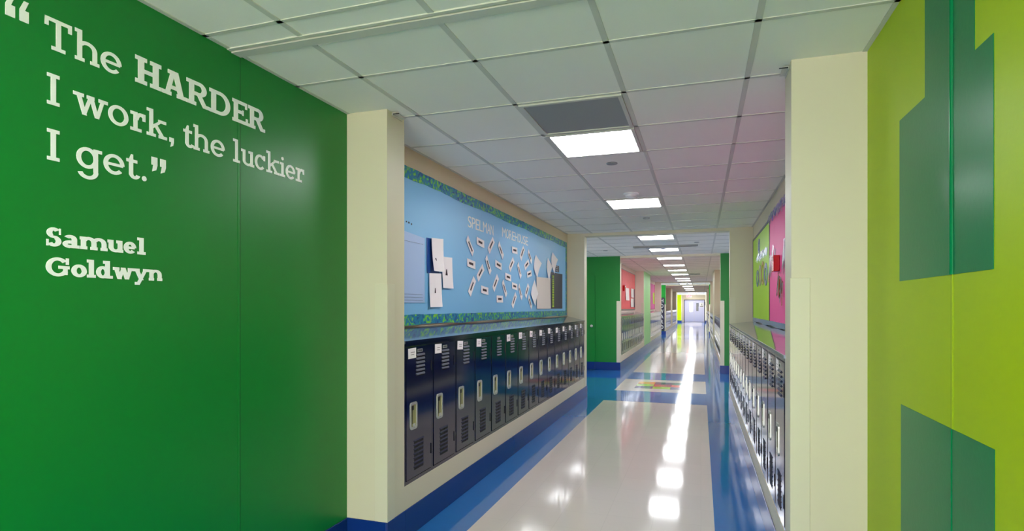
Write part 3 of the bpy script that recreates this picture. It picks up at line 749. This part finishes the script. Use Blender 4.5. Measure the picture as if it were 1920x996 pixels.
foil('foil_streamers', 'silver foil streamers hanging left of the red fire alarm on the pink board', [(6.6-i*.07, 2.05-.03*abs(i-4), .22, 5) for i in range(7)], [silver, silver, pink], 2)
foil('foil_streamers', 'silver foil streamers hanging between the fire alarm and the nearest right pillar', [(5.55-i*.07, 2.02-.01*i, .26, 5) for i in range(9)], [silver, silver, pink], 3)
foil('foil_streamers', 'copper and silver foil streamers dangling under the red fire alarm', [(5.9-i*.06, 1.74-.02*i, .2, 4) for i in range(5)], [silver, copperfoil], 4)
def blob(b, y, z, ry, rz, th, m, x0, x1, n=24):
    for i in range(n):
        a0, a1 = 2*PI*i/n, 2*PI*(i+1)/n
        b.prism([(y+ry*math.cos(a0), z+rz*math.sin(a0)), (y+ry*math.cos(a1), z+rz*math.sin(a1)), (y+(ry-th)*math.cos(a1), z+(rz-th*.8)*math.sin(a1)), (y+(ry-th)*math.cos(a0), z+(rz-th*.8)*math.sin(a0))], lambda u, v, h: (RX-h, u, v), x0, x1, m)
b = MB(); blob(b, 7.85, 2.19, .11, .10, .06, iris, .001, .006); tag(b.build('paper_cutout'), 'single grey oval cut-out high on the lime board half', 'cut-out')
b = MB()
blob(b, 7.05, 1.80, .16, .13, .07, iris, .001, .007); blob(b, 7.38, 1.83, .15, .14, .05, copperfoil, .001, .006); blob(b, 7.72, 1.82, .15, .13, .05, silver, .001, .006); blob(b, 8.05, 1.80, .14, .11, .05, iris, .001, .006)
tag(b.build('foil_lettering'), 'row of shiny bubble shapes across the lime board half', 'cut-out')
foil('foil_streamers', 'silver foil tinsel above the bubble shapes on the lime board half', [(8.0-i*.1, 2.09, .09, 4) for i in range(12)], [silver, iris], 5)
t = thing('fire_alarm', 'red fire alarm box mounted on the right wall over the pink board', 'fire alarm', (RX, 5.93, 1.84))
MB().box(-.055, -.075, -.075, -.001, .075, .075, redm).build('housing', t, bevel=.006)
MB().box(-.066, -.045, .03, -.055, .03, .06, whitem).build('strobe_lens', t)
for k, c in enumerate('FIRE'):
    letter_box('letter', c, lambda u, v, h: (-.0555-h, -u, v), -.005, .02, .02-.022*(k+1), .038-.022*(k+1), 0, .001, whitem, t)

# ------------------------------------------------------------------ boards and papers farther down
bt = thing('bulletin_board', 'coral red bulletin board above the second left bay of lockers', 'bulletin board', (0, 0, 0))
MB().box(XL+.0005, 13.6, 1.37, XL+.015, 18.55, 2.44, redboard).build('paper_panel', bt)
MB().box(XL+.0005, 13.58, 1.35, XL+.022, 18.6, 1.375, greym).box(XL, 13.58, 2.44, XL+.022, 18.6, 2.455, greym).box(XL, 18.55, 1.35, XL+.022, 18.6, 2.455, greym).build('frame', bt)
BX = XL+.015
tag(sheet(rect(16.1, 16.9, 1.62, 1.97), paper, .02, .003).build('paper_sheet'), 'long white sheet in the middle of the coral red board', 'paper')
tag(sheet(rect(17.45, 18.1, 1.72, 1.99), paper, .01, .003).build('paper_sheet'), 'white sheet edged in black, upper right on the coral red board', 'paper')
tag(sheet(rect(18.12, 18.40, 1.42, 1.99), darkbook, .01, .004).build('card_sheet'), 'tall dark card at the far edge of the coral red board', 'card')
tag(sheet(rect(17.4, 18.1, 1.43, 1.69), paper, .01, .003).build('paper_sheet'), 'white sheet, lower right on the coral red board', 'paper')
t = thing('fire_alarm', 'small red alarm box on the near part of the coral red board', 'fire alarm', (XL+.015, 15.65, 1.94))
MB().box(.001, -.08, -.075, .055, .08, .075, redm).build('housing', t, bevel=.006); MB().box(.055, -.04, .03, .066, .04, .06, whitem).build('strobe_lens', t)
bt = thing('bulletin_board', 'magenta bulletin board above the third left bay of lockers', 'bulletin board', (0, 0, 0))
MB().box(XL+.0005, 21.8, 1.35, XL+.015, 26.75, 2.42, magenta).build('paper_panel', bt)
MB().box(XL+.0005, 26.75, 1.33, XL+.022, 26.8, 2.44, redm).box(XL, 21.8, 1.33, XL+.022, 26.8, 1.35, redm).build('frame', bt)
tag(sheet(rect(25.75, 26.6, 1.57, 2.07), limepaper, .004, .003).build('paper_sheet'), 'yellow-green sheet at the far end of the magenta board', 'paper')
bt = thing('bulletin_board', 'salmon pink board above the fourth left bay of lockers', 'bulletin board', (0, 0, 0))
MB().box(XL+.0005, 31.5, 1.4, XL+.015, 35.8, 2.4, redboard).build('paper_panel', bt)
MB().box(XL+.0005, 31.45, 1.38, XL+.02, 35.85, 1.4, greym).build('frame', bt)
# vertical banner
t = thing('vertical_banner', 'narrow dark banner with stacked white capitals on the far green wall', 'banner', (0, 0, 0))
MB().box(-2.06, 30.86, .2, -1.79, 30.895, 1.92, darkbook).build('banner_panel', t)
for k, c in enumerate('HOWARD'):
    z1 = 1.86-k*.275; letter_box('letter', c, lambda u, v, h: (u, 30.86-h, v), -2.0, -1.85, z1-.19, z1, 0, .004, whitem, t)
tag(MB().box(PR-.06, 49.9, 1.55, PR-.001, 50.15, 1.95, black).build('wall_box', bevel=.004) if False else MB().box(.39-.0, 56.5, 1.6, .33, 56.75, 1.95, black).build('wall_box', bevel=.005), 'small black box on the right wall beside the end doors', 'box')
t = thing('door_notice', 'small notice with a figure and dark text on the right end door', 'sign', (0, 0, 0))
MB().box(-.12, END+.015, 1.42, .26, END+.0195, 1.85, whitem).build('notice_sheet', t)
MB().box(-.08, END+.013, 1.46, .22, END+.0149, 1.52, darkbook).lathe([(.03, 0), (.03, .1), (.01, .16)], greym, 10, (.07, END+.0, 1.6)).build('notice_print', t)
